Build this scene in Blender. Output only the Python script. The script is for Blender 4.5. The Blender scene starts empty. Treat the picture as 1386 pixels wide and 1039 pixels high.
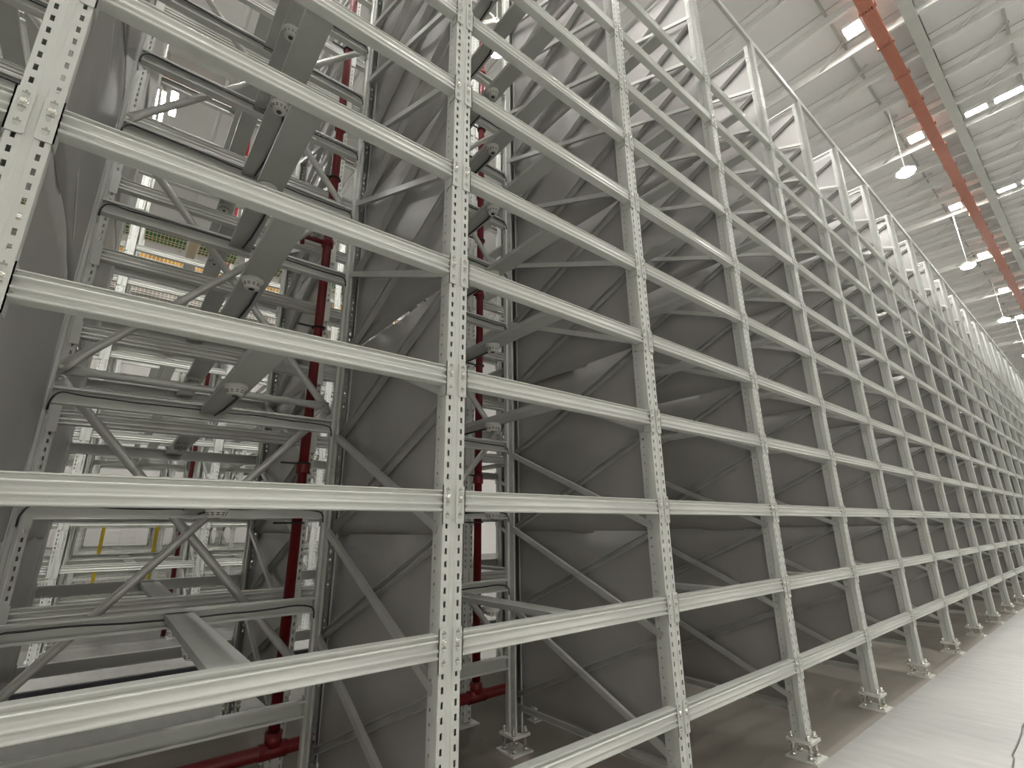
import bpy, math, random
from mathutils import Vector, Matrix

random.seed(7)
scene = bpy.context.scene
COL = scene.collection

# ------------------------------------------------------------------ camera
F_PX, W_PX, H_PX = 659.0, 1386.0, 1039.0
YAW, PITCH, ROLL = -0.6827, 0.2851, 0.0102
CAM = Vector((0.3628, -1.7987, 1.5807))
RM = (Matrix.Rotation(YAW, 3, 'Z') @ Matrix.Rotation(PITCH, 3, 'X') @ Matrix.Rotation(ROLL, 3, 'Y'))
cam_data = bpy.data.cameras.new('camera')
cam_data.sensor_width = 36.0
cam_data.lens = F_PX * 36.0 / W_PX
cam_data.clip_start = 0.02
cam_data.clip_end = 300
cam = bpy.data.objects.new('camera', cam_data)
COL.objects.link(cam)
right, fwd, up = RM.col[0], RM.col[1], RM.col[2]
m = Matrix.Identity(4)
for i in range(3):
    m[i][0], m[i][1], m[i][2], m[i][3] = right[i], up[i], -fwd[i], CAM[i]
cam.matrix_world = m
scene.camera = cam


def project(p):
    v = RM.transposed() @ (Vector(p) - CAM)
    if v.y < 0.05:
        return None
    return 693 + F_PX * v.x / v.y, 519.5 - F_PX * v.z / v.y


# ------------------------------------------------------------------ world, exposure
world = bpy.data.worlds.new('hall_air')
scene.world = world
world.use_nodes = True
world.node_tree.nodes['Background'].inputs[0].default_value = (0.9, 0.93, 0.96, 1)
world.node_tree.nodes['Background'].inputs[1].default_value = 0.05
vs = scene.view_settings
vs.view_transform = 'Standard'
vs.look = 'None'
vs.gamma = 1.0
vs.use_curve_mapping = False
vs.exposure = -0.85
LAMP = 900.0          # high-bay lens radiance
PANEL = 190.0         # ceiling light panel radiance


# ------------------------------------------------------------------ materials
def material(name, base, rough=0.5, metal=0.0, var=0.08, scale=6.0, bump=0.0, bscale=40.0, stretch=(1, 1, 1),
             emit=None, estr=0.0, spec=0.5, coat=0.0):
    mt = bpy.data.materials.new(name)
    mt.use_nodes = True
    nt = mt.node_tree
    b = nt.nodes['Principled BSDF']
    b.inputs['Roughness'].default_value = rough
    b.inputs['Metallic'].default_value = metal
    b.inputs['Specular IOR Level'].default_value = spec
    if coat:
        b.inputs['Coat Weight'].default_value = coat
        b.inputs['Coat Roughness'].default_value = 0.2
    if emit:
        b.inputs['Emission Color'].default_value = (*emit, 1)
        b.inputs['Emission Strength'].default_value = estr
    tc = nt.nodes.new('ShaderNodeTexCoord')
    mp = nt.nodes.new('ShaderNodeMapping')
    mp.inputs['Scale'].default_value = stretch
    nt.links.new(tc.outputs['Object'], mp.inputs['Vector'])
    nz = nt.nodes.new('ShaderNodeTexNoise')
    nz.inputs['Scale'].default_value = scale
    nz.inputs['Detail'].default_value = 4
    nt.links.new(mp.outputs[0], nz.inputs['Vector'])
    rp = nt.nodes.new('ShaderNodeValToRGB')
    rp.color_ramp.elements[0].position = 0.3
    rp.color_ramp.elements[1].position = 0.7
    rp.color_ramp.elements[0].color = (*[c * (1 - var) for c in base], 1)
    rp.color_ramp.elements[1].color = (*[min(1, c * (1 + var)) for c in base], 1)
    nt.links.new(nz.outputs['Fac'], rp.inputs[0])
    nt.links.new(rp.outputs[0], b.inputs['Base Color'])
    if bump:
        n2 = nt.nodes.new('ShaderNodeTexNoise')
        n2.inputs['Scale'].default_value = bscale
        n2.inputs['Detail'].default_value = 3
        nt.links.new(mp.outputs[0], n2.inputs['Vector'])
        bp = nt.nodes.new('ShaderNodeBump')
        bp.inputs['Strength'].default_value = bump
        bp.inputs['Distance'].default_value = 0.01
        nt.links.new(n2.outputs['Fac'], bp.inputs['Height'])
        nt.links.new(bp.outputs[0], b.inputs['Normal'])
    return mt


M = {}
M['steel'] = material('pale_grey_coated_steel', (0.57, 0.58, 0.55), 0.40, 0.1, 0.03, 9)
M['beam'] = material('bright_zinc_beam_steel', (0.64, 0.65, 0.615), 0.40, 0.15, 0.02, 3)
M['brace'] = material('zinc_brace_steel', (0.60, 0.605, 0.58), 0.42, 0.5, 0.06, 8)
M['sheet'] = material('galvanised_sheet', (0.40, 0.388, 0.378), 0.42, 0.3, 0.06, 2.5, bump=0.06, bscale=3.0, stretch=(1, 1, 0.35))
M['plate'] = material('zinc_cross_support', (0.50, 0.51, 0.485), 0.42, 0.2, 0.05, 5)
M['bolt'] = material('zinc_bolt', (0.72, 0.71, 0.66), 0.25, 0.9, 0.05, 20)
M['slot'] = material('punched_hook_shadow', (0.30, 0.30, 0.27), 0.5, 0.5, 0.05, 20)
M['plastic'] = material('white_detector_plastic', (0.72, 0.72, 0.68), 0.4, 0, 0.03, 8)
M['vent'] = material('dark_detector_vent', (0.06, 0.06, 0.06), 0.6, 0, 0.1, 8)
M['cable'] = material('black_cable_sheath', (0.02, 0.02, 0.022), 0.45, 0, 0.1, 20)
M['red'] = material('red_pipe_paint', (0.17, 0.008, 0.012), 0.32, 0, 0.08, 6)
M['orange'] = material('orange_red_tray_paint', (0.46, 0.16, 0.095), 0.5, 0, 0.06, 5)
M['yellow'] = material('yellow_post_paint', (0.72, 0.52, 0.04), 0.45, 0, 0.06, 8)
M['white'] = material('white_coated_steel', (0.78, 0.78, 0.75), 0.4, 0, 0.03, 6)
M['girder'] = material('grey_roof_paint', (0.50, 0.51, 0.47), 0.5, 0, 0.05, 2)
M['roof'] = material('white_roof_lining', (0.90, 0.895, 0.88), 0.55, 0, 0.04, 0.5)
M['wall'] = material('pale_wall_lining', (0.80, 0.785, 0.76), 0.6, 0, 0.04, 0.4)
M['rail'] = material('black_crane_rail', (0.03, 0.03, 0.035), 0.4, 0.2, 0.1, 5)
M['green'] = material('green_crate_plastic', (0.02, 0.20, 0.09), 0.45, 0, 0.1, 10)
M['amber'] = material('amber_crate_plastic', (0.70, 0.36, 0.04), 0.45, 0, 0.1, 10)
M['tan'] = material('tan_crate_plastic', (0.45, 0.37, 0.30), 0.5, 0, 0.1, 10)
M['lens2'] = material('lit_rear_lamp_lens', (0.9, 0.9, 0.9), 0.5, emit=(1.0, 0.985, 0.94), estr=LAMP * 0.3)
M['lens'] = material('lit_lamp_lens', (0.9, 0.9, 0.9), 0.5, emit=(1.0, 0.985, 0.94), estr=LAMP)
M['panel2'] = material('lit_dim_diffuser', (0.9, 0.9, 0.9), 0.5, emit=(1.0, 0.985, 0.94), estr=PANEL * 0.75)
M['panel3'] = material('lit_square_diffuser', (0.9, 0.9, 0.9), 0.5, emit=(1.0, 0.985, 0.94), estr=PANEL * 8.0)
M['wire'] = material('grey_wire_sheath', (0.10, 0.10, 0.09), 0.5)
M['foot'] = material('zinc_foot_plate', (0.66, 0.66, 0.62), 0.4, 0.2, 0.06, 15)
M['panel'] = material('lit_panel_diffuser', (0.9, 0.9, 0.9), 0.5, emit=(1.0, 0.985, 0.94), estr=PANEL)


def concrete():
    mt = material('pale_concrete', (0.345, 0.341, 0.325), 0.5, 0, 0.10, 0.8, bump=0.08, bscale=30, stretch=(1, 1, 1), spec=0.4)
    nt = mt.node_tree
    b = nt.nodes['Principled BSDF']
    rp = [n for n in nt.nodes if n.type == 'VALTORGB'][0]
    mp = [n for n in nt.nodes if n.type == 'MAPPING'][0]
    m2 = nt.nodes.new('ShaderNodeMapping')
    m2.inputs['Scale'].default_value = (5.0, 1.3, 1)
    m2.inputs['Rotation'].default_value = (0, 0, 0.5)
    nt.links.new(mp.outputs[0], m2.inputs['Vector'])
    n2 = nt.nodes.new('ShaderNodeTexNoise')
    n2.inputs['Scale'].default_value = 2.2
    n2.inputs['Detail'].default_value = 6
    nt.links.new(m2.outputs[0], n2.inputs['Vector'])
    r2 = nt.nodes.new('ShaderNodeValToRGB')
    r2.color_ramp.elements[0].position, r2.color_ramp.elements[1].position = 0.35, 0.68
    r2.color_ramp.elements[0].color = (0.88, 0.88, 0.87, 1)
    r2.color_ramp.elements[1].color = (1, 1, 1, 1)
    nt.links.new(n2.outputs['Fac'], r2.inputs[0])
    mx = nt.nodes.new('ShaderNodeMix')
    mx.data_type = 'RGBA'
    mx.blend_type = 'MULTIPLY'
    mx.inputs[0].default_value = 1
    nt.links.new(rp.outputs[0], mx.inputs[6])
    nt.links.new(r2.outputs[0], mx.inputs[7])
    nt.links.new(mx.outputs[2], b.inputs['Base Color'])
    return mt


M['concrete'] = concrete()


# ------------------------------------------------------------------ mesh builder
class MB:
    def __init__(self):
        self.v, self.f, self.mi, self.mats = [], [], [], []
        self.cur = 0
        self.smooth = False
        self.sm = []

    def mat(self, name):
        mt = M[name]
        if mt not in self.mats:
            self.mats.append(mt)
        self.cur = self.mats.index(mt)
        return self

    def face(self, pts):
        n = len(self.v)
        self.v += [tuple(p) for p in pts]
        self.f.append(tuple(range(n, n + len(pts))))
        self.mi.append(self.cur)
        self.sm.append(self.smooth)

    def idx(self, ids):
        self.f.append(tuple(ids))
        self.mi.append(self.cur)
        self.sm.append(self.smooth)

    def box(self, a, b):
        x0, y0, z0 = a
        x1, y1, z1 = b
        n = len(self.v)
        self.v += [(x0, y0, z0), (x1, y0, z0), (x1, y1, z0), (x0, y1, z0), (x0, y0, z1), (x1, y0, z1), (x1, y1, z1), (x0, y1, z1)]
        for q in ((3, 2, 1, 0), (4, 5, 6, 7), (0, 1, 5, 4), (1, 2, 6, 5), (2, 3, 7, 6), (3, 0, 4, 7)):
            self.idx([n + i for i in q])
        return self

    def sweep(self, prof, o, d, u, w, L, caps=True, smooth=None):
        """closed profile [(a,b)] in axes u,w swept from o along d for L"""
        o, d, u, w = Vector(o), Vector(d).normalized(), Vector(u), Vector(w)
        n = len(self.v)
        k = len(prof)
        for t in (0, L):
            for a, b in prof:
                self.v.append(tuple(o + d * t + u * a + w * b))
        for i in range(k):
            j = (i + 1) % k
            self.smooth = bool(smooth and smooth(i))
            self.idx((n + i, n + j, n + k + j, n + k + i))
        self.smooth = False
        if caps:
            self.idx([n + i for i in range(k)][::-1])
            self.idx([n + k + i for i in range(k)])
        return self

    def tube(self, pts, r, seg=12, caps=True, radii=None, flat=None):
        pts = [Vector(p) for p in pts]
        n0 = len(self.v)
        ref = None
        for i, p in enumerate(pts):
            a = pts[max(0, i - 1)]
            b = pts[min(len(pts) - 1, i + 1)]
            t = (b - a).normalized()
            if ref is None:
                ref = Vector((0, 0, 1)) if abs(t.z) < 0.9 else Vector((1, 0, 0))
            u = (ref - t * ref.dot(t)).normalized()
            w = t.cross(u)
            rr = radii[i] if radii else r
            ru, rw = rr if isinstance(rr, tuple) else (rr, rr)
            for s in range(seg):
                an = 2 * math.pi * s / seg
                self.v.append(tuple(p + u * (math.cos(an) * ru) + w * (math.sin(an) * rw)))
            ref = u
        self.smooth = True
        for i in range(len(pts) - 1):
            for s in range(seg):
                q = (s + 1) % seg
                self.idx((n0 + i * seg + s, n0 + i * seg + q, n0 + (i + 1) * seg + q, n0 + (i + 1) * seg + s))
        self.smooth = False
        if caps:
            self.idx([n0 + s for s in range(seg)][::-1])
            self.idx([n0 + (len(pts) - 1) * seg + s for s in range(seg)])
        return self

    def lathe(self, prof, c=(0, 0, 0), seg=20, axis='z'):
        n0 = len(self.v)
        for r, h in prof:
            for s in range(seg):
                an = 2 * math.pi * s / seg
                if axis == 'z':
                    self.v.append((c[0] + r * math.cos(an), c[1] + r * math.sin(an), c[2] + h))
                else:
                    self.v.append((c[0] + r * math.cos(an), c[1] + h, c[2] + r * math.sin(an)))
        self.smooth = True
        for i in range(len(prof) - 1):
            for s in range(seg):
                q = (s + 1) % seg
                self.idx((n0 + i * seg + s, n0 + i * seg + q, n0 + (i + 1) * seg + q, n0 + (i + 1) * seg + s))
        self.smooth = False
        self.idx([n0 + s for s in range(seg)][::-1])
        self.idx([n0 + (len(prof) - 1) * seg + s for s in range(seg)])
        return self

    def mesh(self, name):
        me = bpy.data.meshes.new(name)
        me.from_pydata(self.v, [], self.f)
        for mt in self.mats:
            me.materials.append(mt)
        me.polygons.foreach_set('material_index', self.mi)
        me.polygons.foreach_set('use_smooth', self.sm)
        me.update()
        import bmesh
        bm = bmesh.new()
        bm.from_mesh(me)
        bmesh.ops.remove_doubles(bm, verts=bm.verts, dist=1e-5)
        bmesh.ops.recalc_face_normals(bm, faces=bm.faces)
        bm.to_mesh(me)
        bm.free()
        return me


def smooth_path(pts, n=4):
    P = [Vector(p) for p in pts]
    P = [P[0] * 2 - P[1]] + P + [P[-1] * 2 - P[-2]]
    out = []
    for i in range(1, len(P) - 2):
        for k in range(n):
            t = k / n
            a, b, c, d = P[i - 1], P[i], P[i + 1], P[i + 2]
            out.append(0.5 * ((2 * b) + (c - a) * t + (2 * a - 5 * b + 4 * c - d) * t * t + (3 * b - a - 3 * c + d) * t ** 3))
    out.append(P[-2])
    return out


def obj(name, data, parent=None, loc=(0, 0, 0), rz=0.0, label=None, cat=None, group=None, kind=None):
    o = bpy.data.objects.new(name, data)
    COL.objects.link(o)
    o.location = loc
    if rz:
        o.rotation_euler = (0, 0, rz)
    if parent:
        o.parent = parent
    if label:
        o['label'] = label
    if cat:
        o['category'] = cat
    if group:
        o['group'] = group
    if kind:
        o['kind'] = kind
    return o


def empty(name, loc, label, cat, group=None, rz=0.0):
    o = obj(name, None, None, loc, rz, label, cat, group)
    o.empty_display_size = 0.1
    return o


# ------------------------------------------------------------------ dimensions
BAY = 1.5
DEPTH = 1.5
LEVELS = 11
TOP = 7.72
KMIN, KMAX = -1, 22


def row_z(j):
    return 0.588 + 0.55 * j


ORD = ['lowest', 'second', 'third', 'fourth', 'fifth', 'sixth', 'seventh', 'eighth', 'ninth', 'tenth', 'eleventh']


COUNT = ['first', 'second', 'third', 'fourth', 'fifth', 'sixth', 'seventh', 'eighth', 'ninth', 'tenth', 'eleventh', 'twelfth', 'thirteenth', 'fourteenth',
         'fifteenth', 'sixteenth', 'seventeenth', 'eighteenth', 'nineteenth', 'twentieth', 'twenty-first', 'twenty-second']


def bay_words(k):
    if k < 0:
        return 'behind the wide slotted post'
    if k == 0:
        return 'bay opening onto the racks behind'
    if k == 1:
        return 'bay with the narrow riser gap'
    return '%s bay past the riser gap' % COUNT[k - 2]


# ------------------------------------------------------------------ hall shell
X0, X1, Y0, Y1, ZC = -13.0, 64.0, -13.0, 24.0, 14.75
mb = MB().mat('concrete').box((X0, Y0, -0.2), (X1, Y1, 0))
floor = obj('floor', mb.mesh('floor'), kind='structure')
M['bare_shaded'] = material('bare_brown_concrete_with_shade', (0.25, 0.228, 0.20), 0.7, 0, 0.16, 1.1, bump=0.1, bscale=20, spec=0.25)  # brown concrete tone, darkened further to carry the shade under the racks
obj('bare_shaded_concrete_strip', MB().mat('bare_shaded').box((X0 + 4, -0.06, 0.0), (X1 - 20, 3.66, 0.0015)).mesh('bare_shaded_concrete_strip'), floor)
mb = MB().mat('roof').box((X0, Y0, ZC), (X1, Y1, ZC + 0.2))
ceiling = obj('ceiling', mb.mesh('ceiling'), kind='structure')
for nm, a, b in (('wall_back', (X0, Y1, 0), (X1, Y1 + 0.2, ZC)), ('wall_front', (X0, Y0 - 0.2, 0), (X1, Y0, ZC)),
                 ('wall_left', (X0 - 0.2, Y0, 0), (X0, Y1, ZC)), ('wall_right', (X1, Y0, 0), (X1 + 0.2, Y1, ZC))):
    obj(nm, MB().mat('wall').box(a, b).mesh(nm), kind='structure')
wall_back = bpy.data.objects['wall_back']
# vertical cladding panels on the back wall
mb = MB().mat('wall').box((0.01, -0.03, 0), (0.97, 0, ZC))
cl = mb.mesh('cladding_panel')
for i in range(-6, 14):
    obj('cladding_panel', cl, wall_back, (i * 1.0, Y1 + 0.0, 0))

# roof: lining boards, Z purlins, grey girders, fly braces
P0 = 13.05
zp = 14.2
prof = [(-0.07, 0), (0.012, 0), (0.012, 0.268), (0.08, 0.268), (0.08, 0.28), (-0.012, 0.28), (-0.012, 0.014), (-0.058, 0.014), (-0.058, 0.04), (-0.07, 0.04)]
mb = MB().mat('white').sweep(prof, (0, Y0, 0), (0, 1, 0), (1, 0, 0), (0, 0, 1), Y1 - Y0)
purlin = mb.mesh('purlin')
for i in range(-17, 34):
    obj('purlin', purlin, ceiling, (P0 + 1.5 * i, 0, zp + 0.003))
mb = MB().mat('roof').box((0.02, Y0, 0), (1.48, Y1, 0.05))
lining = mb.mesh('lining_board')
for i in range(-17, 33):
    obj('lining_board', lining, ceiling, (P0 + 1.5 * i, 0, ZC - 0.05))
# girders along the aisles
gp = [(-0.13, 0), (0.13, 0), (0.13, 0.02), (0.012, 0.02), (0.012, 0.50), (0.13, 0.50), (0.13, 0.52), (-0.13, 0.52), (-0.13, 0.50), (-0.012, 0.50), (-0.012, 0.02), (-0.13, 0.02)]
gm = MB().mat('girder').sweep(gp, (X0, 0, 0), (1, 0, 0), (0, 1, 0), (0, 0, 1), X1 - X0).mesh('roof_girder')
for gy in (-1.03, 5.5, 11.9, 18.3, -7.4):
    obj('roof_girder', gm, ceiling, (0, gy, zp))
# narrow dark joint strips under the lining, along the aisle
jm = MB().mat('girder').box((X0, -0.03, -0.04), (X1, 0.03, 0)).mesh('joint_strip')
for gy in (0.42, -2.6):
    obj('joint_strip', jm, ceiling, (0, gy, ZC - 0.09))
rm = MB().mat('white').tube([(0, 0, 0), (-0.28, -0.95, 0.42)], 0.03, 8).mesh('fly_brace')
rm2 = MB().mat('white').tube([(0, 0, 0), (0.25, -1.05, 0.40)], 0.03, 8).mesh('fly_brace_b')
for i in range(-6, 28):
    obj('fly_brace', rm if i % 3 else rm2, ceiling, (P0 + 1.5 * i - 0.03, 1.15, zp + 0.05))
    obj('fly_brace', rm, ceiling, (P0 + 1.5 * i - 0.03, -1.7, zp + 0.05))


# ------------------------------------------------------------------ orange cable trays
def tray(y, label, x0=X0 + 1, x1=X1 - 1):
    e = empty('cable_tray', (0, y, zp - 0.16), label, 'cable tray')
    mb = MB().mat('orange')
    mb.box((x0, -0.15, 0), (x1, 0.15, 0.09))
    for q in (-0.125, -0.0625, 0.0, 0.0625, 0.125):
        mb.box((x0, q - 0.014, -0.012), (x1, q + 0.014, 0))
    obj('tray_channel', mb.mesh('tray_channel'), e)
    cm = MB().mat('orange').box((-0.04, -0.19, 0.0), (0.04, 0.19, 0.05))
    cm.box((-0.012, -0.18, 0.05), (0.012, -0.165, 0.16)).box((-0.012, 0.165, 0.05), (0.012, 0.18, 0.16))
    cmm = cm.mesh('tray_clamp')
    i0, i1 = -8, 30
    for i in range(i0, i1):
        obj('tray_clamp', cmm, e, (P0 + 0.2 + 1.5 * i, 0, 0))
    return e


tray(-0.40, 'long orange-red ribbed tray clamped under the roof purlins over the aisle')
tray(12.75, 'orange tray under the roof seen through the rack behind')


# ------------------------------------------------------------------ lamps
def high_bay(x, y, z, label, group, lens=None):
    e = empty('high_bay_lamp', (x, y, z), label, 'lamp', group)
    obj('housing', HB_H, e)
    obj('lens', lens or HB_L, e)
    o = obj('suspension_rod', HB_R, e)
    o.scale = (1, 1, (zp - 0.001 - z - 0.12))
    o.location = (0, 0, 0.1205)


HB_H = MB().mat('white').lathe([(0.25, 0.0), (0.25, 0.04), (0.2, 0.08), (0.10, 0.10), (0.09, 0.16), (0.02, 0.17)], seg=24).mesh('lamp_housing')
HB_L = MB().mat('lens').lathe([(0.12, -0.075), (0.20, -0.055), (0.235, -0.001)], seg=24).mesh('lamp_lens')
HB_L2 = MB().mat('lens2').lathe([(0.12, -0.075), (0.20, -0.055), (0.235, -0.001)], seg=24).mesh('rear_lamp_lens')
HB_R = MB().mat('white').tube([(0, 0, 0), (0, 0, 1)], 0.018, 8).mesh('lamp_rod')
for i in range(-2, 6):
    high_bay(8.55 + 9.0 * i, 0.25, 11.8, 'round white high-bay lamp on a rod, hanging above the long rack face', 'hanging lamps above the rack face')
for ay, nm in ((5.0, 'second'), (11.4, 'third')):
    for i in range(-1, 3):
        high_bay(-3.45 + 9.0 * i, ay, 12.1, 'round high-bay lamp on a rod above the %s aisle behind the racks' % nm, 'lamps above the %s aisle' % nm, HB_L2)

LP_F = {}


def light_panel(x, y, sx, sy, label, group, lit='panel'):
    key = (sx, sy, lit)
    if key not in LP_F:
        a = MB().mat('white').box((-sx / 2 - 0.03, -sy / 2 - 0.03, 0), (sx / 2 + 0.03, sy / 2 + 0.03, 0.09))
        b = MB().mat(lit).box((-sx / 2, -sy / 2, -0.012), (sx / 2, sy / 2, -0.001))
        LP_F[key] = (a.mesh('panel_frame'), b.mesh('panel_diffuser'))
    e = empty('panel_light', (x, y, zp + 0.02), label, 'panel light', group)
    obj('panel_frame', LP_F[key][0], e)
    obj('diffuser', LP_F[key][1], e)


for i in range(-4, 7):
    x = 13.72 + 6.05 * i
    light_panel(x, 0.03, 0.40, 0.34, 'square lit panel light beside the orange tray under the roof', 'square roof lights beside the tray', 'panel3')
    light_panel(x + 0.1, -1.50, 0.24, 0.48, 'oblong lit panel light just beyond the grey roof girder', 'oblong roof lights beyond the girder')
    light_panel(x + 0.1, -2.25, 0.26, 0.60, 'longer oblong lit panel light over the middle of the aisle', 'oblong roof lights over the aisle')
    for yy, nm in ((-5.5, 'open floor across the aisle'), (-8.5, 'middle of the open floor'), (-11.2, 'foot of the front wall')):  # unseen rows added to throw fill light into the rack bays
        light_panel(x + 0.1, yy, 0.30, 0.72, 'added unseen oblong fill light over the ' + nm, 'added fill lights over the ' + nm, 'panel2')


light_panel(-0.46, 14.4, 0.20, 1.40, 'long lit panel light under the roof over the rearmost racks', 'long roof lights over the rearmost racks', 'panel2')
light_panel(-0.13, 14.0, 0.14, 1.20, 'narrow long lit panel light under the roof over the rearmost racks', 'long roof lights over the rearmost racks', 'panel2')


# ------------------------------------------------------------------ upright meshes
def hole_strip(mb, o, u, w, n, u0, u1, z0, z1, holes, hw, hh, depth):
    """strip in plane (u, z) with rectangular holes centred in u at heights `holes`"""
    o, u, n = Vector(o), Vector(u), Vector(n)
    uc = (u0 + u1) / 2

    def P(a, z, d=0):
        return o + u * a + Vector((0, 0, z)) + n * d
    prev = z0
    hs = [h for h in holes if z0 + hh < h < z1 - hh]
    for i, h in enumerate(hs):
        nxt = (h + hs[i + 1]) / 2 if i + 1 < len(hs) else z1
        a, b, c, d = P(u0, prev), P(u1, prev), P(u1, nxt), P(u0, nxt)
        e, f, g, k = P(uc - hw, h - hh), P(uc + hw, h - hh), P(uc + hw, h + hh), P(uc - hw, h + hh)
        for q in ((a, b, f, e), (b, c, g, f), (c, d, k, g), (d, a, e, k)):
            mb.face(q)
        if depth:
            ee, ff, gg, kk = [p + n * depth for p in (e, f, g, k)]
            for q in ((e, f, ff, ee), (f, g, gg, ff), (g, k, kk, gg), (k, e, ee, kk)):
                mb.face(q)
        prev = nxt
    return mb


def upright_mesh(z0, z1, name, fine=True):
    mb = MB().mat('steel')
    sl = [0.038 + 0.05 * i for i in range(0, 170)]

    def strip(a, b):   # a,b = (x,y)
        mb.face([(a[0], a[1], z0), (b[0], b[1], z0), (b[0], b[1], z1), (a[0], a[1], z1)])
    for s in (-1, 1):
        line = [(s * 0.0405, 0), (s * 0.048, 0), (s * 0.05, 0.002), (s * 0.05, 0.040), (s * 0.037, 0.048), (s * 0.037, 0.064)]
        for a, b in zip(line, line[1:]):
            strip(a, b)
        hole_strip(mb, (0, 0, 0), (s, 0, 0), None, (0, 1, 0), 0.0215, 0.0405, z0, z1, sl, 0.0052, 0.0115, 0.0025)
        if fine:
            hole_strip(mb, (s * 0.037, 0, 0), (0, 1, 0), None, (-s, 0, 0), 0.064, 0.088, z0, z1, [h + 0.02 for h in sl], 0.0048, 0.0052, 0.002)
        else:
            strip((s * 0.037, 0.064), (s * 0.037, 0.088))
        line = [(s * 0.037, 0.088), (s * 0.037, 0.099), (s * 0.035, 0.101), (s * 0.022, 0.101), (s * 0.022, 0.094)]
        for a, b in zip(line, line[1:]):
            strip(a, b)
        line = [(s * 0.0215, 0), (s * 0.013, 0), (s * 0.008, 0.0025), (0, 0.0025)]
        for a, b in zip(line, line[1:]):
            strip(a, b)
    return mb.mesh(name)


UP = upright_mesh(0.125, TOP, 'upright_section')
UPF = upright_mesh(0.02, TOP, 'upright_section_plain', False)


# braces: C channels in the frame plane (x const), local origin at the node height
def channel(p, q, x, flip, name, wdt=0.038, dep=0.022, t=0.003):
    p, q = Vector((x, *p)), Vector((x, *q))
    d = (q - p)
    L = d.length
    d.normalize()
    u = Vector((1, 0, 0)) * (-1 if flip else 1)
    w = d.cross(Vector((1, 0, 0))).normalized()
    h = wdt / 2
    prof = [(0, -h), (0, h), (dep, h), (dep, h - t), (t, h - t), (t, -h + t), (dep, -h + t), (dep, -h)]
    return MB().mat('brace').sweep(prof, p, d, u, w, L).mesh(name)


YF, YR = 0.062, 1.438
BR_A = channel((YR, 0.6), (YF, 0.0), -0.041, False, 'brace_rear_high', dep=0.026)
BR_B = channel((YF, 0.575), (YR, -0.01), 0.026, True, 'brace_front_high', wdt=0.036, dep=0.039)
BR_H = channel((YF, 0.0), (YR, -0.005), 0.012, True, 'strut_level')


# infill sheets
def sheet_mesh(h, seed, name, curl=0.0, y0=0.05, y1=1.45):
    rnd = random.Random(seed)
    ph = [rnd.uniform(0, 6.28) for _ in range(6)]
    ny, nz = 16, 10

    def off(s, t):
        e = math.sin(math.pi * s) ** 0.7
        v = 0.006 * e * math.sin(2.2 * s * math.pi + ph[0] + 1.5 * t) + 0.004 * math.sin(5 * s + ph[1]) * math.sin(4.5 * t + ph[2])
        v += 0.0035 * e * math.sin(9 * s + 2 * t + ph[3])
        if curl:
            v += curl * (1 - t) ** 3 * math.sin(math.pi * min(1, s * 1.05)) ** 1.3
        return v

    def zz(s, t):
        z = h * t
        if curl:
            z += 0.07 * (1 - t) ** 4 * math.sin(math.pi * s) ** 1.2
        return z
    mb = MB().mat('sheet')
    th = 0.0015
    n = 0
    for side in (0, 1):
        for j in range(nz + 1):
            for i in range(ny + 1):
                s, t = i / ny, j / nz
                mb.v.append((off(s, t) + (th if side else 0), y0 + (y1 - y0) * s, zz(s, t)))
    W = ny + 1
    tot = W * (nz + 1)
    mb.smooth = True
    for side in (0, 1):
        for j in range(nz):
            for i in range(ny):
                a = side * tot + j * W + i
                mb.idx((a, a + 1, a + W + 1, a + W))
    mb.smooth = False
    for i in range(ny):
        mb.idx((i, i + 1, tot + i + 1, tot + i))
        a = nz * W + i
        mb.idx((a, a + 1, tot + a + 1, tot + a))
    for j in range(nz):
        a = j * W
        mb.idx((a, a + W, tot + a + W, tot + a))
        a += ny
        mb.idx((a, a + W, tot + a + W, tot + a))
    return mb.mesh(name)


SEAM = [0.33, 1.545, 2.765, 3.985, 5.205, 6.425, 7.78]
SHEETS = [[sheet_mesh(SEAM[i + 1] - SEAM[i] + (0.012 if i < 5 else 0), 10 * i + v, 'infill_sheet') for v in range(3)] for i in range(6)]
CURLED = [sheet_mesh(SEAM[i + 1] - SEAM[i] + (0.012 if i < 5 else 0), 90 + i, 'curled_infill_sheet', 0.05) for i in range(6)]

# feet
mb = MB().mat('foot').box((-0.08, -0.04, 0.106), (0.08, 0.13, 0.124))
FOOT_TOP = mb.mesh('base_plate')
FOOT_FLOOR = MB().mat('foot').box((-0.095, -0.065, 0.0), (0.095, 0.145, 0.014)).mesh('floor_plate')
mb = MB().mat('bolt').tube([(0, 0, 0.012), (0, 0, 0.165)], 0.011, 10)
mb.lathe([(0.019, 0.124), (0.019, 0.142)], seg=6).lathe([(0.019, 0.088), (0.019, 0.106)], seg=6).lathe([(0.024, 0.014), (0.017, 0.034)], seg=10)
STUD = mb.mesh('levelling_stud')
ABOLT = MB().mat('bolt').tube([(0, 0, 0.012), (0, 0, 0.045)], 0.006, 8).lathe([(0.012, 0.012), (0.012, 0.022)], seg=6).mesh('anchor_bolt')


def foot(parent, y, sgn):
    p = obj('base_plate', FOOT_TOP, parent, (0, y, 0), 0 if sgn > 0 else math.pi)
    q = obj('floor_plate', FOOT_FLOOR, parent, (0, y, 0), 0 if sgn > 0 else math.pi)
    for sx in (-0.055, 0.055):
        for yy in (-0.012, 0.102):
            obj('levelling_stud', STUD, p, (sx, yy, 0))
    for sx, yy in ((-0.07, -0.04), (0.07, 0.12)):
        obj('anchor_bolt', ABOLT, q, (sx, yy, 0))


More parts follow.
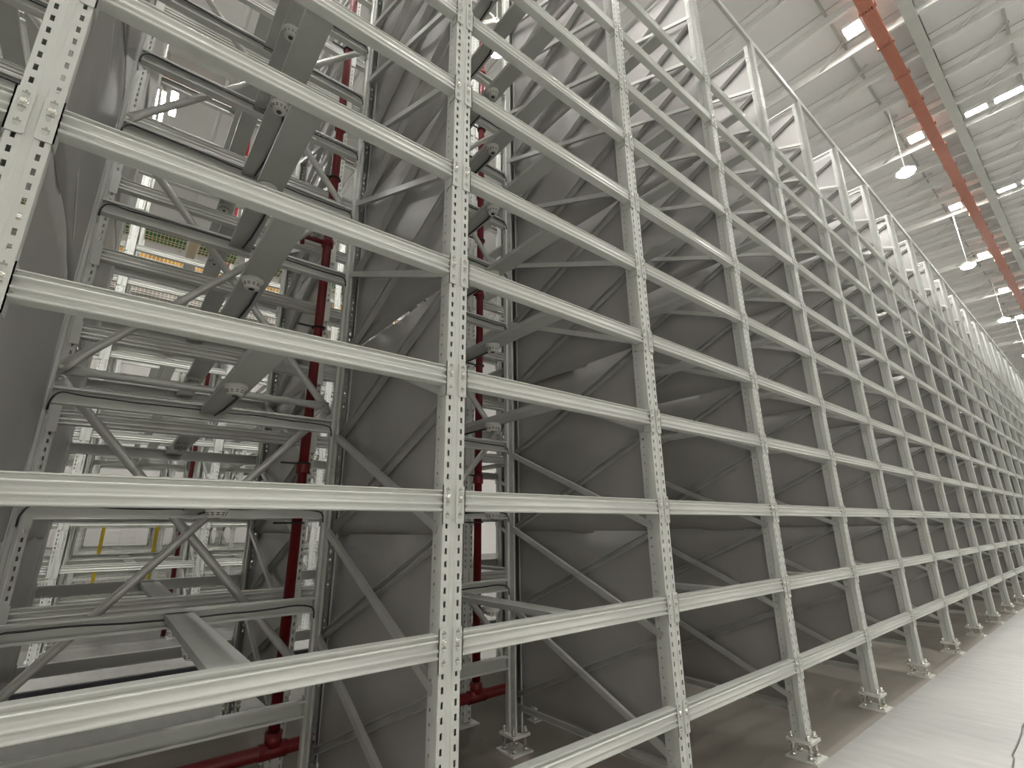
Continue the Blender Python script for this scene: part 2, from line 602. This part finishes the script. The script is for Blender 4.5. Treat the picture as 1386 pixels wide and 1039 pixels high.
def frame(k):
    x = BAY * k
    grp = None
    if k == 0:
        lab = 'upright frame showing its plain unbraced sheet side, wide slotted front post'
    elif k == 1:
        lab = 'slotted upright frame whose sheet infill gapes open along its seams'
    elif k == 2:
        lab = 'braced upright frame beside the narrow gap with the red riser'
    elif k < 0:
        lab = 'upright frame beyond the plain sheet side, mostly out of view'
    else:
        lab = 'cross-braced upright frame with grey sheet infill, %s past the narrow riser gap' % COUNT[k - 3]
    e = empty('upright_frame', (x, 0, 0), lab, 'rack frame', grp)
    obj('upright', UP, e)
    obj('upright', UP, e, (0, DEPTH, 0), math.pi)
    for i in range(12):
        z = 0.375 + 0.6 * i
        obj('brace', BR_A, e, (0, 0, z))
        obj('brace', BR_B, e, (0, 0, z))
    obj('strut', BR_H, e, (0, 0, 0.30))
    obj('strut', BR_H, e, (0, 0, 7.70))
    for i in range(6):
        cur = (k == 1 and i >= 2)
        me = CURLED[i] if cur else SHEETS[i][(k * 2 + i) % 3]
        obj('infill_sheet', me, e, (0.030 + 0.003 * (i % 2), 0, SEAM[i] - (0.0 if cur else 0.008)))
    foot(e, 0, 1)
    foot(e, DEPTH, -1)


for k in range(KMIN, KMAX + 1):
    frame(k)

# ------------------------------------------------------------------ beams
def arc(z0, z1, y0, depth, n=7):
    # concave trough between two ridges
    out = []
    for i in range(n + 1):
        t = i / n
        out.append((y0 + depth * math.sin(math.pi * t), z0 + (z1 - z0) * t))
    return out


BP = [(0.048, 0.044), (0.002, 0.044), (-0.002, 0.0425), (-0.002, 0.0395), (0.011, 0.0375), (0.011, 0.0275), (-0.003, 0.0245), (-0.0065, 0.0225)]
S0 = len(BP)
BP += arc(0.0195, -0.0105, -0.0065, 0.0105) + [(-0.006, -0.0135)] + arc(-0.0155, -0.0345, -0.0055, 0.0085, 6) + [(-0.0065, -0.0385)]
S1 = len(BP)
BP += [(-0.005, -0.042), (-0.001, -0.0435), (0.048, -0.0435), (0.048, -0.031), (0.0455, -0.031), (0.0455, -0.041), (0.0135, -0.041),
       (0.0135, 0.0415), (0.0455, 0.0415), (0.0455, 0.032), (0.048, 0.032)]


def beam_rail(mb, x0=0.055, x1=1.445):
    mb.mat('beam').sweep(BP, (x0, 0, 0), (1, 0, 0), (0, 1, 0), (0, 0, 1), x1 - x0, smooth=lambda i: S0 - 1 <= i <= S1 - 1)
    return mb


def connector(mb, x, s, hooks=True):
    """L plate gripping the upright at x, inner side s=+1 when the beam is to the right"""
    mb.mat('steel')
    t = 0.0055
    zs0, zs1 = -0.093, 0.063
    xa, xb = x + s * 0.0105, x + s * 0.056
    r = 0.008
    # side plate
    mb.box((min(x + s * 0.0515, xb), -t, zs0), (max(x + s * 0.0515, xb), 0.046, zs1))
    # front plate with rounded inner corners, slightly proud
    pts = [(xb, zs0), (xb, zs1), (xa + s * r, zs1), (xa + s * r * 0.3, zs1 - r * 0.3), (xa, zs1 - r), (xa, zs0 + r), (xa + s * r * 0.3, zs0 + r * 0.3), (xa + s * r, zs0)]
    n = len(mb.v)
    k = len(pts)
    for y in (-t, -0.0004):
        mb.v += [(a, y, b) for a, b in pts]
    mb.idx([n + i for i in range(k)])
    mb.idx([n + k + i for i in range(k)][::-1])
    for i in range(k):
        j = (i + 1) % k
        mb.idx((n + i, n + j, n + k + j, n + k + i))
    if hooks:
        xc = x + s * 0.031
        for hz in (0.043, -0.008, -0.058):
            # punched window with the tab pressed in below it
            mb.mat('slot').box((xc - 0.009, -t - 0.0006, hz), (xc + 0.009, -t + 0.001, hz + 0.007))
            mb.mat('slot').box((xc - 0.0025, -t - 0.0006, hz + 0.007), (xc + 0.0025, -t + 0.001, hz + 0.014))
            mb.mat('steel')
            a, b = (xc - 0.009, -t, hz), (xc + 0.009, -t, hz)
            c, d = (xc + 0.005, -t, hz - 0.015), (xc - 0.005, -t, hz - 0.015)
            e, f = (xc + 0.0075, -t - 0.006, hz - 0.002), (xc - 0.0075, -t - 0.006, hz - 0.002)
            mb.face((a, b, e, f))
            mb.face((f, e, c, d))
            mb.face((b, c, e))
            mb.face((a, f, d))
    return mb


RAIL = beam_rail(MB()).mesh('beam_rail')
CONN_L = connector(MB(), 0, 1).mesh('end_connector')
CONN_R = connector(MB(), BAY, -1).mesh('end_connector_mirrored')
FULL = connector(connector(beam_rail(MB()), 0, 1, False), BAY, -1, False).mesh('plain_beam')
BOLT = MB().mat('bolt').lathe([(0.006, -0.016), (0.0095, -0.0135), (0.0105, -0.009), (0.0105, -0.0065), (0.0125, -0.0065), (0.0125, -0.0055)], seg=8, axis='y').mesh('lock_bolt')


def beam(k, j, y=0.0, back=False, label='', group=None, bolts=False):
    if back:
        e = empty('rack_crossbar', (BAY * (k + 1), y, row_z(j)), label, 'crossbar', group, math.pi)
    else:
        e = empty('rack_crossbar', (BAY * k, y, row_z(j)), label, 'crossbar', group)
    obj('beam_rail', RAIL, e)
    for c, bx in ((CONN_L, 0.031), (CONN_R, BAY - 0.031)):
        co = obj('end_connector', c, e)
        if bolts:
            obj('lock_bolt', BOLT, co, (bx, 0, 0.014))


def in_view(x, y, z, lim=1400):
    p = project((x, y, z))
    return p is None or p[0] < lim


rest = []
for k in range(KMIN, KMAX):
    for j in range(LEVELS):
        z = row_z(j)
        if k > 8 and not in_view(BAY * k + 0.2, 0, z):
            rest.append((k, j))
            continue
        lab, g = 'pale front crossbar, %s level up, %s' % (ORD[j], bay_words(k)), '%s-level front crossbars' % ORD[j]
        beam(k, j, 0, False, lab, g, bolts=(k <= 2))


def merged(name, items, me, label, cat):
    mb = MB()
    base_v = [tuple(v.co) for v in me.vertices]
    base_f = [tuple(p.vertices) for p in me.polygons]
    base_m = [p.material_index for p in me.polygons]
    mb.mats = [mt for mt in me.materials]
    for loc in items:
        n = len(mb.v)
        mb.v += [(a + loc[0], b + loc[1], c + loc[2]) for a, b, c in base_v]
        mb.f += [tuple(n + i for i in f) for f in base_f]
        mb.mi += base_m
        mb.sm += [False] * len(base_f)
    me2 = bpy.data.meshes.new(name)
    me2.from_pydata(mb.v, [], mb.f)
    for mt in mb.mats:
        me2.materials.append(mt)
    me2.polygons.foreach_set('material_index', mb.mi)
    me2.update()
    return obj(name, me2, None, label=label, cat=cat, kind='stuff')


merged('distant_rack_beams', [(BAY * k, 0, row_z(j)) for k, j in rest], FULL, 'remaining front crossbars at the far end of the long rack', 'crossbars')

# top ties along the rack head
mb = MB().mat('steel').box((0.002, 0.0, 0.0), (BAY - 0.002, 0.004, 0.08)).box((0.002, 0.004, 0.076), (BAY - 0.002, 0.06, 0.08)).box((0.002, 0.004, 0.0), (BAY - 0.002, 0.02, 0.004))
TIE = mb.mesh('tie_angle')
CAP = MB().mat('steel').box((0.004, -0.006, -0.045), (0.06, -0.001, 0.065)).mesh('tie_plate')
for k in range(KMIN, KMAX):
    e = empty('top_tie', (BAY * k, 0.0, TOP + 0.002), 'thin angle tie over the upright heads, ' + bay_words(k), 'top tie')
    obj('tie_angle', TIE, e)
    obj('tie_plate', CAP, e)

# rear beams of the near rack
for k in range(-1, 3):
    for j in range(LEVELS):
        beam(k, j, DEPTH, True, 'rear crossbar, %s level up, %s' % (ORD[j], bay_words(k)), 'rear crossbars')

# ------------------------------------------------------------------ cross supports, smoke detectors
mb = MB().mat('plate').box((-0.0625, 0.006, -0.005), (0.0625, 1.494, 0.0255))
mb.box((-0.0625, 0.048, -0.022), (-0.0605, 1.452, -0.005)).box((0.0605, 0.048, -0.022), (0.0625, 1.452, -0.005))
SUP = mb.mesh('cross_support')
SUPPORT = MB().mat('plate').box((-0.0625, 0.0142, -0.003), (0.0625, 1.4858, 0.0265)).mesh('cross_support')
DET_B = MB().mat('plastic').lathe([(0.048, 0.0), (0.050, -0.012), (0.046, -0.020)], seg=24).mesh('detector_base')
DET_D = MB().mat('plastic').lathe([(0.046, -0.020), (0.044, -0.028), (0.034, -0.052), (0.018, -0.056), (0.016, -0.054)], seg=24).mesh('detector_dome')
mb = MB().mat('vent')
for i in range(12):
    a = i * math.pi / 6
    for rr, zz0, zz1 in ((0.0432, -0.032, -0.036), (0.0402, -0.040, -0.044)):
        ca, sa = math.cos(a), math.sin(a)
        tx, ty = -sa, ca
        hw = 0.0065
        r0, r1 = rr, rr - 0.0018
        mb.face([(ca * r0 + tx * hw, sa * r0 + ty * hw, zz0), (ca * r0 - tx * hw, sa * r0 - ty * hw, zz0), (ca * r1 - tx * hw, sa * r1 - ty * hw, zz1), (ca * r1 + tx * hw, sa * r1 + ty * hw, zz1)])
mb.lathe([(0.014, -0.0555), (0.013, -0.058)], seg=12)
DET_V = mb.mesh('detector_vents')
prest = []
for k in range(KMIN, KMAX):
    for j in range(LEVELS):
        if j == 0:
            continue
        if k > 6 and not in_view(BAY * k + 0.7, 0.4, row_z(j), 1390):
            continue
        lab, g = 'flat zinc cross support, %s level up, %s' % (ORD[j], bay_words(k)), '%s-level cross supports' % ORD[j]
        obj('cross_support', SUPPORT, None, (BAY * k + 0.755, 0, row_z(j)), 0, lab, 'cross support', g)
        if -1 <= k <= 3 and j >= 1:
            e = empty('smoke_detector', (BAY * k + 0.742, 0.72, row_z(j) - 0.003), 'white smoke detector under the %s-level cross support, %s' % (ORD[j], bay_words(k)), 'smoke detector', 'smoke detectors under the cross supports')
            obj('detector_base', DET_B, e)
            d = obj('detector_dome', DET_D, e)
            obj('vent_slots', DET_V, d)
            c = MB().mat('cable')
            c.tube([(0.03, 0.05, -0.006), (0.045, 0.12, -0.012), (0.05, 0.3, -0.010), (0.04, 0.55, -0.012), (0.02, 0.70, -0.02)], 0.006, 6)
            if 'DET_C' not in globals():
                DET_C = c.mesh('detector_lead')
            obj('detector_lead', DET_C, e)

# ------------------------------------------------------------------ cables on the rear beams
for k in (-1, 0, 1, 2):
    for j in range(1, 10):
        rnd = random.Random(k * 31 + j)
        pts = []
        x0 = BAY * k + 0.062
        x1 = BAY * k + 1.438
        z = row_z(j)
        yb = DEPTH - 0.058
        pts.append((x0 - 0.005, yb - 0.012, z - 0.085))
        pts.append((x0 + 0.0, yb - 0.01, z - 0.03))
        pts.append((x0 + 0.03, yb, z + 0.012))
        for i in range(1, 12):
            s = i / 12
            pts.append((x0 + (x1 - x0) * s, yb + 0.003, z + 0.012 + 0.006 * math.sin(7 * s + j) - 0.012 * s + rnd.uniform(-0.003, 0.003)))
        pts.append((x1 - 0.03, yb, z - 0.002))
        pts.append((x1 - 0.002, yb - 0.006, z - 0.022))
        pts.append((x1 + 0.004, yb - 0.01, z - 0.07))
        obj('cable', MB().mat('cable').tube(smooth_path(pts), 0.0048, 6).mesh('cable'), None, label='black cable along the %s-level rear crossbar, %s' % (ORD[j], bay_words(k)), cat='cable', group='cables on the rear crossbars')

# ------------------------------------------------------------------ back bracing tubes in the flue behind the near rack
YT = 1.60
rad = lambda r: [(0.006, 0.03), (0.008, 0.03), (r, r), (r, r), (0.008, 0.03), (0.006, 0.03)]


def brace_tube(a, b, label, group, y):
    a, b = Vector((a[0], y, a[1])), Vector((b[0], y, b[1]))
    d = (b - a).normalized()
    L = (b - a).length
    pts = [a, a + d * 0.09, a + d * 0.17, b - d * 0.17, b - d * 0.09, b]
    mb = MB().mat('brace')
    # flattened ends: squash across y
    n0 = len(mb.v)
    seg = 12
    u = Vector((0, 1, 0))
    w = d.cross(u)
    for p, (ru, rw) in zip(pts, rad(0.024)):
        for s in range(seg):
            an = 2 * math.pi * s / seg
            mb.v.append(tuple(p + u * (math.cos(an) * ru) + w * (math.sin(an) * rw)))
    mb.smooth = True
    for i in range(5):
        for s in range(seg):
            q = (s + 1) % seg
            mb.idx((n0 + i * seg + s, n0 + i * seg + q, n0 + (i + 1) * seg + q, n0 + (i + 1) * seg + s))
    mb.smooth = False
    mb.idx([n0 + s for s in range(seg)][::-1])
    mb.idx([n0 + 5 * seg + s for s in range(seg)])
    o = obj('brace_tube', mb.mesh('brace_tube'), None, label=label, cat='brace tube', group=group)
    bm_ = MB().mat('bolt')
    for p, sg in ((a, 1), (b, -1)):
        c = p + d * 0.035 * sg
        bm_.lathe([(0.012, -0.012), (0.012, 0.012)], (c.x, c.y, c.z), 6, 'y')
    obj('end_bolts', bm_.mesh('end_bolts'), o)


zm = [0.74, 2.39, 4.02, 5.67, 7.30]
TIER = ['lowest', 'second', 'third', 'top']
for k in range(-1, 3):
    x0, x1 = BAY * k + 0.03, BAY * k + 1.47
    where = {-1: 'behind the plain sheet side', 0: 'across the bay opening onto the racks behind', 1: 'behind the narrow riser gap', 2: 'behind a panelled bay'}[k]
    for i in range(4):
        brace_tube((x0, zm[i]), (x1, zm[i + 1]), 'round tube rising along the rack, %s tier, %s' % (TIER[i], where), None, YT)
        brace_tube((x0, zm[i + 1]), (x1, zm[i]), 'round tube falling along the rack, %s tier, %s' % (TIER[i], where), None, YT + 0.05)
        brace_tube((x0, zm[i + 1] + 0.02), (x1, zm[i + 1] + 0.02), 'level round tube above the %s brace tier, %s' % (TIER[i], where), None, YT + 0.025)

# ------------------------------------------------------------------ red sprinkler risers
mb = MB().mat('red').tube([(0, 0, 0.405), (0, 0, 12.0)], 0.034, 14)
for z in (1.95, 4.9, 7.8):
    mb.lathe([(0.044, z), (0.046, z + 0.01), (0.046, z + 0.07), (0.044, z + 0.08)], seg=14)
RISER = mb.mesh('riser_pipe')
mb = MB().mat('red').tube([(-0.20, 0, 0), (0, 0, 0)], 0.020, 10).tube([(-0.19, 0, 0.02), (-0.19, 0, -0.07)], 0.016, 10)
mb.lathe([(0.045, -0.03), (0.045, 0.03)], seg=14)
BRANCH = mb.mesh('sprinkler_branch')
mb = MB().mat('cable').lathe([(0.048, -0.006), (0.048, 0.006)], seg=14).box((-0.15, -0.006, -0.006), (0.05, 0.006, 0.006))
BAND = mb.mesh('pipe_band')
for k in range(0, 4):
    x = BAY * k - 0.11
    lab = {0: 'red sprinkler riser hidden behind the plain sheet side', 1: 'red sprinkler riser crossing the open bay, left of the gaping sheet frame',
           2: 'red sprinkler riser in the narrow gap beside the braced frame'}.get(k, 'red sprinkler riser behind the panelled bays')
    e = empty('sprinkler_riser', (x, 1.80, 0), lab.replace(', left of', ' beside'), 'pipe')
    obj('riser_pipe', RISER, e)
    for z in (3.78, 6.6):
        obj('sprinkler_branch', BRANCH, e, (0, 0, z))
    for z in (1.62, 2.02, 3.05, 4.4, 5.8):
        obj('pipe_band', BAND, e, (0, 0, z))
main = empty('sprinkler_main', (0, 1.80, 0.30), 'thick red pipe running low along the gap between the racks', 'pipe')
obj('main_pipe', MB().mat('red').tube([(-3.5, 0, 0), (9, 0, 0)], 0.040, 18).mesh('main_pipe'), main)
tee = MB().mat('red').lathe([(0.05, 0.02), (0.05, 0.10)], seg=14).tube([(-0.08, 0, 0), (0.08, 0, 0)], 0.046, 16).mesh('tee')
leg = MB().mat('steel').box((-0.02, -0.02, -0.30), (0.02, 0.02, -0.038)).box((-0.05, -0.05, -0.30), (0.05, 0.05, -0.29)).mesh('pipe_stand')
for k in range(0, 4):
    obj('tee', tee, main, (BAY * k - 0.11, 0, 0))
    obj('pipe_stand', leg, main, (BAY * k + 0.5, 0, 0))
for x, nm in ((1.39, 'second'), (2.89, 'next'), (4.39, 'last')):
    e = empty('sprinkler_riser', (x, 8.15, 0), 'red sprinkler riser inside the far racks, %s along' % nm, 'pipe')
    obj('riser_pipe', MB().mat('red').tube([(0, 0, 0.0), (0, 0, 12.0)], 0.034, 12).mesh('far_riser_pipe'), e)

# ------------------------------------------------------------------ racks behind
BR_A2, BR_B2 = BR_A, BR_B


def rear_rack(y0, ks, sheets, label, supports=True, feet=True):
    e = empty('storage_rack', (0, y0, 0), label, 'storage rack')
    for k in ks:
        x = BAY * k
        obj('upright', UPF, e, (x, 0, 0))
        obj('upright', UPF, e, (x, DEPTH, 0), math.pi)
        for i in range(12):
            z = 0.375 + 0.6 * i
            obj('brace', BR_A, e, (x, 0, z))
            if sheets or i % 2 == 0:
                obj('brace', BR_B, e, (x, 0, z))
        if sheets:
            for i in range(6):
                obj('infill_sheet', SHEETS[i][(k + i + 1) % 3], e, (x + 0.03 + 0.003 * (i % 2), 0, SEAM[i] - 0.008))
        if feet:
            for yy, sg in ((0, 1), (DEPTH, -1)):
                p = obj('floor_plate', FOOT_FLOOR, e, (x, yy, 0), 0 if sg > 0 else math.pi)
                for sx in (-0.055, 0.055):
                    obj('levelling_stud', STUD, p, (sx, 0.1, 0))
    for k in ks[:-1]:
        for j in range(LEVELS):
            obj('beam', FULL, e, (BAY * k, 0, row_z(j)))
            obj('beam', FULL, e, (BAY * (k + 1), DEPTH, row_z(j)), math.pi)
            if supports and j > 0:
                obj('cross_support', SUPPORT, e, (BAY * k + 0.755, 0, row_z(j)))
    return e


rb = rear_rack(2.10, [-1, 0, 1, 2, 3], True, 'sheet-infilled storage rack standing back to back behind the riser gap')
rear_rack(6.45, [-1, 0, 1, 2, 3, 4], False, 'bright open storage rack facing the second aisle, slotted white posts')
rear_rack(8.50, [-1, 0, 1, 2, 3, 4], False, 'open storage rack backing onto the bright rack across the second aisle')
rear_rack(12.85, [-1, 0, 1, 2, 3, 4, 5], False, 'open storage rack on the far side of the yellow-post fence')
rear_rack(14.90, [-1, 0, 1, 2, 3, 4, 5], False, 'rearmost open storage rack near the cream wall', feet=False)
for j in range(3, 9):
    for k in (0, 1):
        e = empty('smoke_detector', (BAY * k + 0.742, 2.82, row_z(j) - 0.003), 'white smoke detector under the %s cross support of the rear rack%s' % (ORD[j], '' if k == 0 else ', next bay'), 'smoke detector')
        obj('detector_base', DET_B, e)
        d = obj('detector_dome', DET_D, e)
        obj('vent_slots', DET_V, d)

# crates on the bright rack
def crate(x, y, z, w, h, col, label, group):
    e = empty('crate', (x, y, z), label, 'crate', group)
    obj('crate_body', MB().mat(col).box((-w / 2 + 0.006, 0.006, 0.004), (w / 2 - 0.006, 0.40, h - 0.004)).mesh('crate_body'), e)
    g = MB().mat('white')
    n = 11
    for i in range(n + 1):
        xx = -w / 2 + w * i / n
        g.box((xx - 0.005, -0.002, 0), (xx + 0.005, 0.01, h))
    for zz in (0.0, 0.26, 0.74, 1.0):
        g.box((-w / 2, -0.003, h * zz - 0.007), (w / 2, 0.011, h * zz + 0.007))
    for i in range(n + 1):
        xx = -w / 2 + w * i / n
        g.box((xx - 0.005, 0.0, -0.006), (xx + 0.005, 0.40, 0.004))
    for yy in (0.0, 0.08, 0.22, 0.30, 0.40):
        g.box((-w / 2, yy - 0.006, -0.007), (w / 2, yy + 0.006, 0.004))
    obj('crate_lattice', g.mesh('crate_lattice'), e)


for j, col, h, nm in ((10, 'green', 0.24, 'green'), (9, 'amber', 0.17, 'amber'), (8, 'tan', 0.15, 'tan')):
    for k in (-1, 0, 1, 2):
        for q in (0.385, 1.125):
            crate(BAY * k + q, 6.95, row_z(j) + 0.0525, 0.56, h, col, '%s latticed crate on a high level of the bright far rack' % nm, '%s crates in the far rack' % nm)

# crane rail in the second aisle
e = empty('crane_rail', (0, 5.0, 0), 'black floor rail with bright bolts along the second aisle', 'rail')
mb = MB().mat('rail').box((-8, -0.06, 0), (14, 0.06, 0.025)).box((-8, -0.012, 0.025), (14, 0.012, 0.12)).box((-8, -0.032, 0.12), (14, 0.032, 0.16))
obj('rail_section', mb.mesh('rail_section'), e)
rb_ = MB().mat('bolt').lathe([(0.018, 0), (0.018, 0.02), (0.008, 0.024)], seg=8).mesh('rail_bolt')
for i in range(28):
    obj('rail_bolt', rb_, e, (-2 + 0.25 * i, -0.045, 0.025))

# yellow-post wire fence before the far racks
e = empty('safety_fence', (0, 10.75, 0), 'wire mesh fence on yellow posts beyond the bright rack', 'fence')
post = MB().mat('yellow').box((-0.03, -0.03, 0.01), (0.03, 0.03, 2.3)).box((-0.07, -0.07, 0), (0.07, 0.07, 0.01)).mesh('fence_post')
for i in range(-2, 8):
    obj('fence_post', post, e, (0.40 + 0.845 * i, 0, 0))
mb = MB().mat('white')
for i in range(0, 22):
    z = 0.15 + i * 0.1
    mb.box((-1.3, -0.003, z - 0.004), (6.3, 0.003, z + 0.004))
for i in range(0, 76):
    x = -1.3 + i * 0.1
    mb.box((x - 0.003, 0.003, 0.15), (x + 0.003, 0.008, 2.25))
o = obj('wire_mesh', mb.mesh('wire_mesh'), e, kind='stuff')

# wire lying on the aisle floor
pts = [(4.9, -0.93, 0.006), (5.2, -0.915, 0.006), (5.39, -0.902, 0.006), (5.55, -0.89, 0.006), (5.62, -0.875, 0.006), (5.86, -0.872, 0.006), (6.2, -0.862, 0.006), (6.5, -0.85, 0.006), (7.5, -0.9, 0.006), (9, -1.1, 0.006)]
obj('floor_wire', MB().mat('wire').tube(smooth_path(pts), 0.005, 6).mesh('floor_wire'), None, label='thin grey wire lying across the pale aisle floor', cat='wire')

bpy.context.view_layer.update()
